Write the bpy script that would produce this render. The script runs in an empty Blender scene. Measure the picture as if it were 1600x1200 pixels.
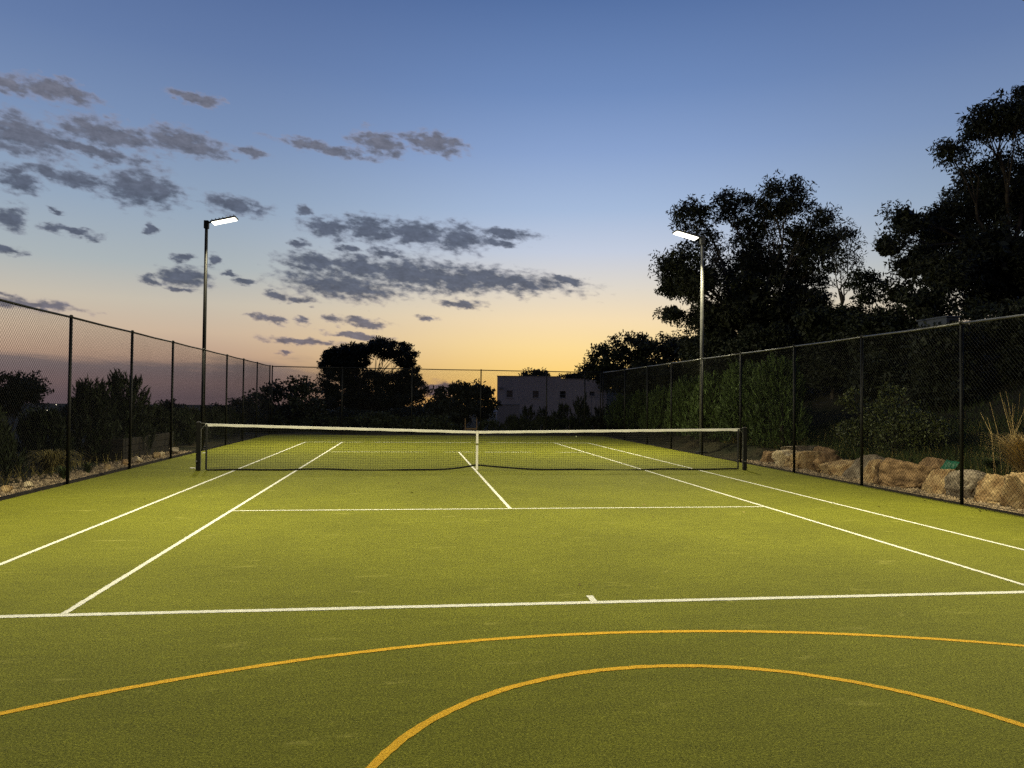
import bpy, bmesh, math, random
import numpy as np
from mathutils import Vector, Matrix, noise as mnoise

sc = bpy.context.scene
COL = sc.collection
rng = np.random.default_rng(7)
random.seed(7)

# ------------------------------------------------------------------ camera
CAM = np.array([-1.5247, -18.0998, 1.6533])
YAW, PITCH, ROLL, FPX = 0.13018, 0.02172, 0.010665, 1200.2      # focal length in pixels of a 1600 px wide frame
def _basis():
    f = np.array([math.sin(YAW)*math.cos(PITCH), math.cos(YAW)*math.cos(PITCH), math.sin(PITCH)])
    r = np.array([math.cos(YAW), -math.sin(YAW), 0.0])
    u = np.cross(r, f)
    c, s = math.cos(ROLL), math.sin(ROLL)
    return c*r+s*u, -s*r+c*u, f
RIGHT, UP, FWD = _basis()
cam = bpy.data.cameras.new('camera')
cam.sensor_width = 36.0
cam.lens = FPX/1600*36
cam.clip_start = 0.05
cam.clip_end = 20000
camo = bpy.data.objects.new('camera', cam)
COL.objects.link(camo)
M = Matrix.Identity(4)
for i in range(3):
    M[i][0] = RIGHT[i]; M[i][1] = UP[i]; M[i][2] = -FWD[i]; M[i][3] = CAM[i]
camo.matrix_world = M
sc.camera = camo

def ray(px, py):
    return RIGHT*(px-800)/FPX - UP*(py-600)/FPX + FWD
def at_dist(px, py, d):          # point at forward distance d
    return CAM + ray(px, py)*d
def at_x(px, py, X):
    r = ray(px, py); return CAM + r*((X-CAM[0])/r[0])
def at_y(px, py, Y):
    r = ray(px, py); return CAM + r*((Y-CAM[1])/r[1])

# ------------------------------------------------------------------ render
sc.render.engine = 'CYCLES'
sc.cycles.use_denoising = False
sc.cycles.max_bounces = 5
sc.cycles.diffuse_bounces = 3
sc.cycles.glossy_bounces = 2
sc.cycles.transmission_bounces = 2
sc.cycles.sample_clamp_indirect = 2.0
sc.cycles.sample_clamp_direct = 12.0
sc.cycles.caustics_reflective = False
sc.cycles.caustics_refractive = False
sc.view_settings.view_transform = 'Standard'
sc.view_settings.look = 'None'
sc.view_settings.exposure = 0.0
sc.view_settings.gamma = 1.0
sc.view_settings.use_curve_mapping = False

def lin(c):
    return tuple((v/255/12.92 if v/255 <= 0.04045 else ((v/255+0.055)/1.055)**2.4) for v in c) + (1.0,)

# ------------------------------------------------------------------ dusk sky
SUNSET_AZ = 14.0
def build_world():
    w = bpy.data.worlds.new('World'); sc.world = w; w.use_nodes = True
    nt = w.node_tree; N = nt.nodes; L = nt.links
    for n in list(N): N.remove(n)
    def math_(op, a=None, b=None, c=None, clamp=False):
        n = N.new('ShaderNodeMath'); n.operation = op; n.use_clamp = clamp
        for i, v in enumerate((a, b, c)):
            if v is None: continue
            if isinstance(v, (int, float)): n.inputs[i].default_value = v
            else: L.new(v, n.inputs[i])
        return n.outputs[0]
    def smooth(v, a, b):
        n = N.new('ShaderNodeMapRange'); n.interpolation_type = 'SMOOTHSTEP'
        L.new(v, n.inputs[0]); n.inputs[1].default_value = a; n.inputs[2].default_value = b
        return n.outputs[0]
    def ramp(v, stops, span):
        n = N.new('ShaderNodeValToRGB'); L.new(v, n.inputs[0])
        e = n.color_ramp.elements
        while len(e) > 1: e.remove(e[-1])
        e[0].position = stops[0][0]/span; e[0].color = lin(stops[0][1])
        for p, c in stops[1:]:
            x = e.new(p/span); x.color = lin(c)
        return n.outputs[0]
    def mix(f, a, b):
        n = N.new('ShaderNodeMix'); n.data_type = 'RGBA'
        if isinstance(f, float): n.inputs[0].default_value = f
        else: L.new(f, n.inputs[0])
        for i, v in ((6, a), (7, b)):
            if isinstance(v, tuple): n.inputs[i].default_value = v
            else: L.new(v, n.inputs[i])
        return n.outputs[2]
    tc = N.new('ShaderNodeTexCoord')
    sep = N.new('ShaderNodeSeparateXYZ'); L.new(tc.outputs['Generated'], sep.inputs[0])
    X, Y, Z = sep.outputs
    el = math_('MULTIPLY', math_('ARCSINE', math_('MINIMUM', math_('MAXIMUM', Z, -1.0), 1.0)), 180/math.pi)
    az = math_('MULTIPLY', math_('ARCTAN2', X, Y), 180/math.pi)
    hl = math_('MAXIMUM', math_('SQRT', math_('ADD', math_('MULTIPLY', X, X), math_('MULTIPLY', Y, Y))), 1e-4)
    s, c = math.sin(math.radians(SUNSET_AZ)), math.cos(math.radians(SUNSET_AZ))
    cosd = math_('DIVIDE', math_('ADD', math_('MULTIPLY', X, s), math_('MULTIPLY', Y, c)), hl)
    dist = math_('MULTIPLY', math_('ARCCOSINE', math_('MINIMUM', math_('MAXIMUM', cosd, -1.0), 1.0)), 180/math.pi)
    e01 = math_('DIVIDE', math_('MAXIMUM', el, 0.0), 60.0, clamp=True)
    sun = ramp(e01, [(0, (250, 190, 96)), (2, (255, 212, 122)), (4, (253, 221, 154)), (6, (246, 222, 180)), (8.5, (222, 215, 204)),
                     (11, (196, 205, 222)), (14, (166, 187, 218)), (18, (138, 163, 206)), (22, (112, 140, 188)), (28, (84, 112, 162)),
                     (42, (50, 74, 128)), (60, (32, 50, 98))], 60)
    side = ramp(e01, [(0, (122, 98, 100)), (1.5, (150, 120, 112)), (3, (190, 160, 138)), (4.5, (204, 181, 157)), (6.5, (199, 190, 174)),
                      (9, (172, 181, 184)), (13, (148, 167, 189)), (18, (122, 145, 182)), (23, (100, 124, 168)), (28, (83, 107, 154)),
                      (42, (48, 70, 122)), (60, (32, 50, 98))], 60)
    anti = ramp(e01, [(0, (84, 76, 84)), (5, (112, 96, 104)), (12, (100, 98, 114)), (28, (66, 80, 116)), (60, (36, 52, 94))], 60)
    sky = mix(smooth(dist, 1.0, 30.0), sun, side)
    sky = mix(smooth(dist, 55.0, 140.0), sky, anti)
    # clouds: soft patches of sky (azimuth, elevation), broken up by noise
    TILT = 0.09           # the cloud streaks slope gently, so work in a slightly sheared frame
    P = N.new('ShaderNodeCombineXYZ'); L.new(az, P.inputs[0]); L.new(math_('MULTIPLY_ADD', az, TILT, el), P.inputs[1])
    def noise(scale, sx, sy, detail, rough=0.55, off=0.0):
        m = N.new('ShaderNodeMapping'); L.new(P.outputs[0], m.inputs[0])
        m.inputs['Scale'].default_value = (sx, sy, 1); m.inputs['Location'].default_value = (off, off*0.7, off*0.3)
        n = N.new('ShaderNodeTexNoise'); L.new(m.outputs[0], n.inputs['Vector'])
        n.inputs['Scale'].default_value = scale; n.inputs['Detail'].default_value = detail; n.inputs['Roughness'].default_value = rough
        return n
    wn = noise(1.0, 0.5, 1.0, 7, 0.62)
    wv = N.new('ShaderNodeVectorMath'); wv.operation = 'MULTIPLY_ADD'
    L.new(wn.outputs['Color'], wv.inputs[0]); wv.inputs[1].default_value = (2.8, 1.5, 0); wv.inputs[2].default_value = (-1.4, -0.75, 0)
    wp = N.new('ShaderNodeVectorMath'); wp.operation = 'ADD'; L.new(P.outputs[0], wp.inputs[0]); L.new(wv.outputs[0], wp.inputs[1])
    # (photo x, y, half width, half height, tilt: positive runs down to the right)
    CL = [(35,212,52,22,0),(168,211,64,17,4),(285,222,56,16,12),(130,234,80,7,4),(30,280,22,14,20),(75,270,30,8,0),(120,278,36,11,8),
          (220,294,50,23,5),(395,239,20,6,0),(505,230,68,7,0),(590,222,38,16,0),(677,223,46,14,6),(370,322,42,11,4),(303,152,34,6,22),
          (14,340,20,12,0),(90,142,46,12,4),(20,132,30,10,0),(112,362,32,5,-18),
          (512,357,34,13,6),(580,357,46,15,0),(650,365,52,17,6),(718,373,42,19,10),(784,364,50,7,7),(780,379,32,6,5),
          (602,393,28,8,10),(545,390,16,5,0),(467,383,16,6,8),(488,411,44,13,6),(565,420,64,18,10),(648,430,80,23,8),(772,437,122,15,6),(710,440,70,14,4),
          (886,440,34,6,12),(530,447,80,19,8),(435,463,14,6,0),(468,470,20,5,6),(716,474,38,6,2),(519,500,12,6,0),(565,504,38,6,5),
          (670,500,14,4,0),(430,500,14,5,0),(475,502,11,5,0),(470,532,54,5,2),(556,524,42,4,0),(445,549,11,3,0),
          (285,403,13,6,-8),(240,437,13,6,0),(291,433,32,12,-4),(288,452,17,4,0),(334,409,9,7,0),(363,428,11,3,0),(231,356,10,8,30),
          (384,442,14,5,0),(30,472,70,6,8),(418,497,22,4,0),(90,330,10,4,0),(15,390,14,6,0),(480,328,14,5,0),(690,608,42,10,4)]
    d = None
    for (px, py, hw, hh, t) in CL:
        r = ray(px, py); ca = math.degrees(math.atan2(r[0], r[1])); ce = math.degrees(math.asin(r[2]/np.linalg.norm(r)))
        deg = 0.0477*math.cos(math.radians(ce))
        sx = 1/max(hw*deg*1.22, .28); sy = 1/max(hh*deg*1.32, .25); ce += TILT*ca
        m = N.new('ShaderNodeVectorMath'); m.operation = 'MULTIPLY_ADD'; L.new(wp.outputs[0], m.inputs[0])
        m.inputs[1].default_value = (sx, sy, 0); m.inputs[2].default_value = (-ca*sx, -ce*sy, 0)
        ln = N.new('ShaderNodeVectorMath'); ln.operation = 'LENGTH'; L.new(m.outputs[0], ln.inputs[0])
        d = ln.outputs['Value'] if d is None else math_('MINIMUM', d, ln.outputs['Value'])
    fn = noise(1.0, 1.15, 2.4, 7, 0.55, 13.0)
    dd = math_('ADD', d, math_('MULTIPLY', math_('SUBTRACT', fn.outputs['Fac'], 0.5), 1.9))
    dens = smooth(dd, 1.24, 0.36)
    # low dusky bank away from the sunset, all round the horizon except under the glow
    bn = noise(1.0, 0.16, 1.1, 6, 0.6, 31.0)
    top = math_('MULTIPLY_ADD', bn.outputs['Fac'], 3.4, 0.9)
    bank = math_('MULTIPLY', smooth(math_('SUBTRACT', top, el), -0.25, 0.75), smooth(dist, 13.0, 27.0))
    ccol = ramp(math_('DIVIDE', math_('MAXIMUM', el, 0.0), 30.0, clamp=True),
                [(0, (92, 78, 88)), (2.5, (104, 94, 102)), (5, (112, 108, 118)), (8, (84, 91, 108)), (13, (86, 94, 112)), (19, (110, 112, 126)), (30, (106, 110, 130))], 30)
    tn = noise(1.0, 1.6, 3.0, 4, 0.6, 5.0)
    shade = math_('MULTIPLY_ADD', tn.outputs['Fac'], 1.1, 0.45)
    cm = N.new('ShaderNodeVectorMath'); cm.operation = 'SCALE'; L.new(ccol, cm.inputs[0]); L.new(shade, cm.inputs['Scale'])
    sky = mix(math_('MULTIPLY', bank, 0.75), sky, ramp(math_('DIVIDE', math_('MAXIMUM', el, 0.0), 8.0, clamp=True),
              [(0, (100, 86, 92)), (1, (115, 98, 100)), (2, (107, 100, 106)), (3.2, (118, 110, 112)), (8, (118, 112, 116))], 8))
    thin = N.new('ShaderNodeVectorMath'); thin.operation = 'MULTIPLY'; L.new(cm.outputs[0], thin.inputs[0]); thin.inputs[1].default_value = (1.9, 1.65, 1.55)
    sky = mix(math_('MULTIPLY', dens, 0.95), sky, mix(smooth(dens, 0.15, 0.95), thin.outputs[0], cm.outputs[0]))
    bg = N.new('ShaderNodeBackground'); L.new(sky, bg.inputs[0]); bg.inputs[1].default_value = 1.0
    out = N.new('ShaderNodeOutputWorld'); L.new(bg.outputs[0], out.inputs[0])
    w.cycles.sampling_method = 'NONE'      # an even sky: found well enough without its own samples
build_world()

LAMP_POWER = 1980.0
LAMP_COLOUR = (1.0, 0.91, 0.60)
LAMP_SPREAD = 142

# ------------------------------------------------------------------ materials
MATS = {}
def material(name, col, rough=0.7, metal=0.0, spec=0.3, var=0.0, scale=5.0, col2=None, bump=0.0, bscale=40.0, island=0.0, detail=4):
    m = bpy.data.materials.new(name); m.use_nodes = True; MATS[name] = m
    nt = m.node_tree; N = nt.nodes; L = nt.links
    b = N['Principled BSDF']
    b.inputs['Roughness'].default_value = rough; b.inputs['Metallic'].default_value = metal
    b.inputs['Specular IOR Level'].default_value = spec
    b.inputs['Base Color'].default_value = (*col, 1)
    tc = N.new('ShaderNodeTexCoord')
    last = None
    if col2 or var:
        n = N.new('ShaderNodeTexNoise'); L.new(tc.outputs['Object'], n.inputs['Vector'])
        n.inputs['Scale'].default_value = scale; n.inputs['Detail'].default_value = detail; n.inputs['Roughness'].default_value = 0.6
        cr = N.new('ShaderNodeValToRGB'); L.new(n.outputs['Fac'], cr.inputs[0])
        cr.color_ramp.elements[0].position = 0.36; cr.color_ramp.elements[1].position = 0.64
        c2 = col2 or tuple(v*(1-var) for v in col)
        cr.color_ramp.elements[0].color = (*c2, 1); cr.color_ramp.elements[1].color = (*col, 1)
        last = cr.outputs[0]; L.new(last, b.inputs['Base Color'])
    if island:
        g = N.new('ShaderNodeNewGeometry')
        mr = N.new('ShaderNodeMapRange'); L.new(g.outputs['Random Per Island'], mr.inputs[0])
        mr.inputs[3].default_value = 1-island; mr.inputs[4].default_value = 1+island
        hs = N.new('ShaderNodeHueSaturation'); L.new(mr.outputs[0], hs.inputs['Value'])
        if last: L.new(last, hs.inputs['Color'])
        else: hs.inputs['Color'].default_value = (*col, 1)
        L.new(hs.outputs[0], b.inputs['Base Color'])
    if bump:
        n = N.new('ShaderNodeTexNoise'); L.new(tc.outputs['Object'], n.inputs['Vector'])
        n.inputs['Scale'].default_value = bscale; n.inputs['Detail'].default_value = 5
        bp = N.new('ShaderNodeBump'); L.new(n.outputs['Fac'], bp.inputs['Height'])
        bp.inputs['Strength'].default_value = bump; bp.inputs['Distance'].default_value = 0.02
        L.new(bp.outputs[0], b.inputs['Normal'])
    return m

def fibre_material(name, colours, patch):
    """artificial turf: short fibres, so a fine grain of colour and relief over broad worn patches"""
    m = bpy.data.materials.new(name); m.use_nodes = True; MATS[name] = m
    nt = m.node_tree; N = nt.nodes; L = nt.links; b = N['Principled BSDF']
    b.inputs['Roughness'].default_value = 0.85; b.inputs['Specular IOR Level'].default_value = 0.12
    g = N.new('ShaderNodeNewGeometry')
    def nz(scale, detail, rough, sx=1, sy=1):
        mp = N.new('ShaderNodeMapping'); L.new(g.outputs['Position'], mp.inputs[0]); mp.inputs['Scale'].default_value = (sx, sy, 1)
        n = N.new('ShaderNodeTexNoise'); L.new(mp.outputs[0], n.inputs['Vector'])
        n.inputs['Scale'].default_value = scale; n.inputs['Detail'].default_value = detail; n.inputs['Roughness'].default_value = rough
        return n.outputs['Fac']
    fine = nz(80, 6, 0.85)
    cr = N.new('ShaderNodeValToRGB'); L.new(fine, cr.inputs[0])
    e = cr.color_ramp.elements
    e[0].position = 0.34; e[0].color = (*colours[0], 1); e[1].position = 0.68; e[1].color = (*colours[2], 1)
    x = e.new(0.5); x.color = (*colours[1], 1)
    def mul(col, fac, lo, hi, a, bb):
        mr = N.new('ShaderNodeMapRange'); L.new(fac, mr.inputs[0])
        mr.inputs[1].default_value = lo; mr.inputs[2].default_value = hi; mr.inputs[3].default_value = a; mr.inputs[4].default_value = bb
        v = N.new('ShaderNodeVectorMath'); v.operation = 'SCALE'; L.new(col, v.inputs[0]); L.new(mr.outputs[0], v.inputs['Scale'])
        return v.outputs[0]
    c = mul(cr.outputs[0], nz(0.55, 4, 0.6), 0.3, 0.7, 1-patch, 1+patch)
    c = mul(c, nz(6, 4, 0.65, 0.4, 1.6), 0.3, 0.7, 1-patch*0.8, 1+patch*0.8)
    c = mul(c, nz(26, 3, 0.7), 0.3, 0.7, 1-patch*1.3, 1+patch*1.3)
    # pale scuffs where sand shows
    sc_ = nz(1.7, 6, 0.72, 0.8, 2.2)
    mr = N.new('ShaderNodeMapRange'); L.new(sc_, mr.inputs[0]); mr.inputs[1].default_value = 0.60; mr.inputs[2].default_value = 0.76
    mr.inputs[3].default_value = 0; mr.inputs[4].default_value = 0.5 if patch > .1 else 0
    mx = N.new('ShaderNodeMix'); mx.data_type = 'RGBA'; L.new(mr.outputs[0], mx.inputs[0]); L.new(c, mx.inputs[6])
    mx.inputs[7].default_value = (colours[2][0]*1.35, colours[2][1]*1.3, colours[2][2]*2.2, 1)
    L.new(mx.outputs[2], b.inputs['Base Color'])
    bp = N.new('ShaderNodeBump'); L.new(nz(140, 3, 0.7), bp.inputs['Height']); bp.inputs['Strength'].default_value = 0.8
    bp.inputs['Distance'].default_value = 0.012; L.new(bp.outputs[0], b.inputs['Normal'])
    return m

fibre_material('turf', ((0.022, 0.026, 0.002), (0.124, 0.130, 0.0065), (0.33, 0.32, 0.045)), 0.13)
fibre_material('white_fibre', ((0.40, 0.40, 0.30), (0.70, 0.69, 0.58), (0.80, 0.79, 0.70)), 0.05)
fibre_material('yellow_fibre', ((0.40, 0.20, 0.008), (0.74, 0.42, 0.022), (0.84, 0.52, 0.05)), 0.05)
material('soil', (0.040, 0.033, 0.019), 0.95, spec=0.1, col2=(0.016, 0.018, 0.009), scale=0.6, bump=0.8, bscale=9, detail=8)
material('steel_black', (0.007, 0.007, 0.006), 0.55, spec=0.16, var=0.3, scale=9)
material('steel_grey', (0.14, 0.14, 0.13), 0.55, metal=0.3, var=0.25, scale=7)
material('wire', (0.010, 0.010, 0.009), 0.6, spec=0.2)
material('galvanised', (0.12, 0.12, 0.115), 0.42, metal=0.7, var=0.4, scale=6)
material('net_cord', (0.012, 0.012, 0.011), 0.8, spec=0.1)
material('white_tape', (0.74, 0.72, 0.62), 0.75, spec=0.2, var=0.15, scale=14, bump=0.3, bscale=200)
material('chrome', (0.7, 0.7, 0.68), 0.2, metal=1.0)
material('black_plastic', (0.015, 0.015, 0.015), 0.5)
material('foliage_gum', (0.026, 0.030, 0.016), 0.6, spec=0.25, island=0.45)
material('foliage_dark', (0.022, 0.027, 0.012), 0.6, spec=0.25, island=0.45)
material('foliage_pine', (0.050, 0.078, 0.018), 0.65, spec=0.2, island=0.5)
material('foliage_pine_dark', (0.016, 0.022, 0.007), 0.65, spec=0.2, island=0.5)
material('foliage_shrub', (0.058, 0.070, 0.016), 0.5, spec=0.3, island=0.5)
material('grass_green', (0.040, 0.058, 0.014), 0.7, spec=0.2, island=0.5)
material('grass_dry', (0.36, 0.26, 0.11), 0.75, spec=0.2, island=0.45)
material('grass_tan', (0.20, 0.16, 0.045), 0.7, spec=0.2, island=0.4)
material('bark', (0.075, 0.062, 0.048), 0.9, spec=0.1, col2=(0.035, 0.028, 0.022), scale=4, bump=0.6, bscale=14)
material('bark_pale', (0.15, 0.13, 0.10), 0.85, spec=0.1, col2=(0.07, 0.06, 0.05), scale=3, bump=0.4, bscale=12)
material('pebble', (0.24, 0.18, 0.11), 0.85, spec=0.2, island=0.6)
material('render_white', (0.50, 0.42, 0.34), 0.85, spec=0.1, var=0.12, scale=0.8, bump=0.2, bscale=60)
material('render_grey', (0.33, 0.28, 0.23), 0.85, spec=0.1, var=0.12, scale=0.8)
material('window_frame', (0.16, 0.16, 0.16), 0.5)
material('glass', (0.015, 0.017, 0.02), 0.08, spec=0.6)
material('white_metal', (0.7, 0.7, 0.72), 0.4)
material('timber', (0.15, 0.095, 0.045), 0.8, col2=(0.09, 0.055, 0.025), scale=8, bump=0.3, bscale=40)
material('timber_dark', (0.034, 0.027, 0.019), 0.9, col2=(0.018, 0.015, 0.012), scale=5, bump=0.5, bscale=25)
material('green_plastic', (0.012, 0.095, 0.045), 0.5, var=0.25, scale=9)
material('ball_felt', (0.62, 0.68, 0.34), 0.9, spec=0.1, bump=0.4, bscale=200)
material('paper', (0.7, 0.68, 0.6), 0.8)
material('paint_blue_grey', (0.06, 0.07, 0.09), 0.7)
def rock(name, a, b, s):
    return material(name, a, 0.9, spec=0.12, col2=b, scale=s, bump=1.0, bscale=16, detail=10)
rock('rock_tan', (0.44, 0.32, 0.16), (0.19, 0.115, 0.052), 4.2)
rock('rock_pale', (0.58, 0.48, 0.31), (0.38, 0.29, 0.16), 3.0)
rock('rock_brown', (0.34, 0.22, 0.11), (0.11, 0.068, 0.035), 4.0)
rock('rock_grey', (0.30, 0.25, 0.18), (0.11, 0.085, 0.06), 4.5)
def emission(name, col, s):
    m = bpy.data.materials.new(name); m.use_nodes = True; MATS[name] = m
    b = m.node_tree.nodes['Principled BSDF']; b.inputs['Base Color'].default_value = (0.8, 0.8, 0.8, 1)
    b.inputs['Emission Color'].default_value = (*col, 1); b.inputs['Emission Strength'].default_value = s
emission('lamp_glow', (1.0, 0.95, 0.78), 5.0)
emission('town_glow', (1.0, 0.88, 0.62), 2.2)

# ------------------------------------------------------------------ mesh helpers
class MB:
    def __init__(self): self.v = []; self.f = []
    def box(self, x0, x1, y0, y1, z0, z1):
        n = len(self.v)
        self.v += [(x0,y0,z0),(x1,y0,z0),(x1,y1,z0),(x0,y1,z0),(x0,y0,z1),(x1,y0,z1),(x1,y1,z1),(x0,y1,z1)]
        self.f += [(n,n+3,n+2,n+1),(n+4,n+5,n+6,n+7),(n,n+1,n+5,n+4),(n+1,n+2,n+6,n+5),(n+2,n+3,n+7,n+6),(n+3,n,n+4,n+7)]
        return self
    def tube(self, pts, rad, sides=8, cap=True):
        pts = [Vector(p) for p in pts]
        if not hasattr(rad, '__len__'): rad = [rad]*len(pts)
        base = len(self.v); up = None
        for i, p in enumerate(pts):
            t = (pts[min(i+1, len(pts)-1)] - pts[max(i-1, 0)])
            t = t.normalized() if t.length > 1e-9 else Vector((0, 0, 1))
            if up is None: up = Vector((0, 0, 1)) if abs(t.z) < 0.9 else Vector((1, 0, 0))
            a = t.cross(up).normalized(); b = a.cross(t); up = b if abs(b.dot(t)) < 0.99 else up
            for k in range(sides):
                q = 2*math.pi*k/sides
                self.v.append(tuple(p + (a*math.cos(q) + b*math.sin(q))*rad[i]))
        for i in range(len(pts)-1):
            for k in range(sides):
                k2 = (k+1) % sides
                self.f.append((base+i*sides+k, base+i*sides+k2, base+(i+1)*sides+k2, base+(i+1)*sides+k))
        if cap:
            self.f.append(tuple(base+k for k in range(sides))[::-1])
            self.f.append(tuple(base+(len(pts)-1)*sides+k for k in range(sides)))
        return self
    def poly(self, pts):
        n = len(self.v); self.v += [tuple(p) for p in pts]; self.f.append(tuple(range(n, n+len(pts)))); return self
    def build(self, name, mat, parent=None, smooth=False, bevel=0.0):
        me = bpy.data.meshes.new(name); me.from_pydata(self.v, [], self.f)
        bm = bmesh.new(); bm.from_mesh(me); bmesh.ops.recalc_face_normals(bm, faces=bm.faces)
        if bevel: bmesh.ops.bevel(bm, geom=list(bm.edges), offset=bevel, segments=2, affect='EDGES', clamp_overlap=True)
        bm.to_mesh(me); bm.free()
        return link(name, me, mat, parent, smooth)
def link(name, me, mat, parent=None, smooth=False):
    if smooth: me.polygons.foreach_set('use_smooth', [True]*len(me.polygons))
    if not me.materials: me.materials.append(MATS[mat])
    o = bpy.data.objects.new(name, me); COL.objects.link(o)
    if parent: o.parent = parent
    return o
def arrays(name, V, F, mat, parent=None, smooth=False):
    me = bpy.data.meshes.new(name); k = F.shape[1]
    me.vertices.add(len(V)); me.vertices.foreach_set('co', np.ascontiguousarray(V, dtype=np.float32).ravel())
    me.loops.add(F.size); me.loops.foreach_set('vertex_index', np.ascontiguousarray(F, dtype=np.int32).ravel())
    me.polygons.add(len(F)); me.polygons.foreach_set('loop_start', np.arange(0, F.size, k, dtype=np.int32))
    me.polygons.foreach_set('loop_total', np.full(len(F), k, dtype=np.int32))
    me.update(calc_edges=True); me.validate()
    return link(name, me, mat, parent, smooth)
def thing(name, label, cat, loc=(0, 0, 0), group=None):
    o = bpy.data.objects.new(name, None); COL.objects.link(o); o.empty_display_size = 0.2
    o.location = loc
    return tag(o, label, cat, group)
def tag(o, label, cat, group=None):
    o['label'] = label; o['category'] = cat
    if group: o['group'] = group
    return o
def rebase(root, loc):
    """put the empty at the thing's base while the parts stay where they were modelled"""
    root.location = loc
    for ch in root.children:
        ch.location = Vector(ch.location) - Vector(loc)

# ------------------------------------------------------------------ terrain
def sstep(x, a, b):
    t = np.clip((x-a)/(b-a), 0, 1); return t*t*(3-2*t)
XL, XR, YB, YF = -7.93, 7.63, 18.05, -24.0          # fence lines: left, right, back, behind the camera
def height(x, y):
    x = np.asarray(x, float); y = np.asarray(y, float)
    z = np.full(np.broadcast(x, y).shape, -0.03)
    z = z - 49.5*sstep(-x, 10.5, 420)*1.0 - 2.4*sstep(-x, 10.2, 26)
    z = z - 47.5*sstep(y, 90, 700)*(1-sstep(-x, 10.5, 420)) - 2.2*sstep(y, 19, 48)
    bank = 0.30*sstep(x, 8.45, 9.2) + 0.6*sstep(x, 9.2, 12) + 4.2*sstep(x, 11, 25) + 1.5*sstep(x, 18, 40)
    z = z + bank*(1-sstep(y, 200, 420)) - 0*x
    z = z - 0.9*sstep(-y, 26, 60)
    r = np.sqrt(x*x+y*y)
    rough = sstep(np.maximum(np.abs(x)-8.4, np.maximum(y-18.6, -y-25)), 0.0, 3.0)
    z = z + rough*(0.07*np.sin(x*1.7+y*0.9)+0.06*np.sin(y*2.3-x*0.6)+0.12*np.sin(x*0.31)*np.sin(y*0.43))
    return z
def H(x, y): return float(height(x, y))
def axis(lo, hi, fine, coarse_far):
    a = list(np.arange(lo, hi, fine))
    s = fine; p = a[-1]
    while p < coarse_far: s *= 1.25; p += s; a.append(p)
    s = fine; p = a[0]; b = []
    while p > -coarse_far: s *= 1.25; p -= s; b.append(p)
    return np.array(b[::-1]+a)
gx = axis(-14, 20, 0.35, 5200); gy = axis(-26, 26, 0.6, 5200)
GX, GY = np.meshgrid(gx, gy)
V = np.stack([GX.ravel(), GY.ravel(), height(GX, GY).ravel()], 1)
nx = len(gx); ii, jj = np.meshgrid(np.arange(nx-1), np.arange(len(gy)-1)); q = (jj*nx+ii).ravel()
ground = arrays('ground', V, np.stack([q, q+1, q+1+nx, q+nx], 1), 'soil', smooth=True); ground['kind'] = 'structure'

# ------------------------------------------------------------------ court
m = MB(); TX0, TX1, TY0, TY1 = XL+0.05, XR-0.05, -23.8, YB-0.25
m.poly([(TX0, TY0, 0), (TX1, TY0, 0), (TX1, TY1, 0), (TX0, TY1, 0)])
turf = m.build('court_turf', 'turf'); turf['kind'] = 'structure'
def strip(name, pts, width, z, mat):
    """a turf inlay with a slightly ragged cut edge"""
    P = [Vector((p[0], p[1], 0)) for p in pts]; mb = MB()
    L_ = []; R_ = []
    dense = []
    for a, b in zip(P[:-1], P[1:]):
        n = max(1, int((b-a).length/0.035)); dense += [a.lerp(b, k/n) for k in range(n)]
    dense.append(P[-1])
    for i, p in enumerate(dense):
        t = (dense[min(i+1, len(dense)-1)]-dense[max(i-1, 0)]).normalized(); s = Vector((-t.y, t.x, 0))
        a = width/2+random.uniform(-.004, .004); b = width/2+random.uniform(-.004, .004)
        L_.append((p.x+s.x*a, p.y+s.y*a, z)); R_.append((p.x-s.x*b, p.y-s.y*b, z))
    mb.v = L_+R_; n = len(L_)
    mb.f = [(i, i+1, n+i+1, n+i) for i in range(n-1)]
    return mb.build(name, mat, turf)
S, D, B, SV = 4.115, 5.485, 11.885, 6.40
for s in (-1, 1):
    strip('singles_sideline', [(s*S, -B+.04), (s*S, B-.04)], 0.052, 0.0025, 'white_fibre')
    strip('doubles_sideline', [(s*D, -B-.04), (s*D, B+.04)], 0.052, 0.0025, 'white_fibre')
    strip('baseline', [(-D+.026, s*B), (D-.026, s*B)], 0.075, 0.0025, 'white_fibre')
    strip('service_line', [(-S+.026, s*SV), (S-.026, s*SV)], 0.052, 0.0025, 'white_fibre')
    strip('centre_mark', [(0, s*(B-.037)), (0, s*(B-.22))], 0.055, 0.0025, 'white_fibre')
strip('centre_service_line', [(0, -SV+.026), (0, SV-.026)], 0.052, 0.0025, 'white_fibre')
HOOP = -19.42
strip('three_point_arc', [(6.71*math.sin(a), HOOP+6.71*math.cos(a)) for a in np.linspace(-1.25, 1.25, 90)], 0.052, 0.0025, 'yellow_fibre')
strip('free_throw_circle', [(1.80*math.sin(a), -15.215+1.80*math.cos(a)) for a in np.linspace(-math.pi/2, math.pi/2, 70)], 0.052, 0.0025, 'yellow_fibre')
strip('free_throw_line', [(-1.83, -15.244), (1.83, -15.244)], 0.052, 0.0025, 'yellow_fibre')
# timber edging boards along the court edge
for s, x in ((-1, XL), (1, XR)):
    for k in range(14):
        y0 = -23.8+k*3.0; y1 = min(y0+2.99, TY1)
        if y1-y0 < .3: continue
        MB().box(x-0.045+s*.05, x+0.0+s*.05, y0, y1, -0.10, 0.022).build('edging_board', 'timber_dark', ground)
for k in range(5):
    x0 = XL+0.1+k*3.1
    MB().box(x0, min(x0+3.09, XR-.1), TY1+.002, TY1+.045, -0.10, 0.02).build('edging_board', 'timber_dark', ground)

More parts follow.
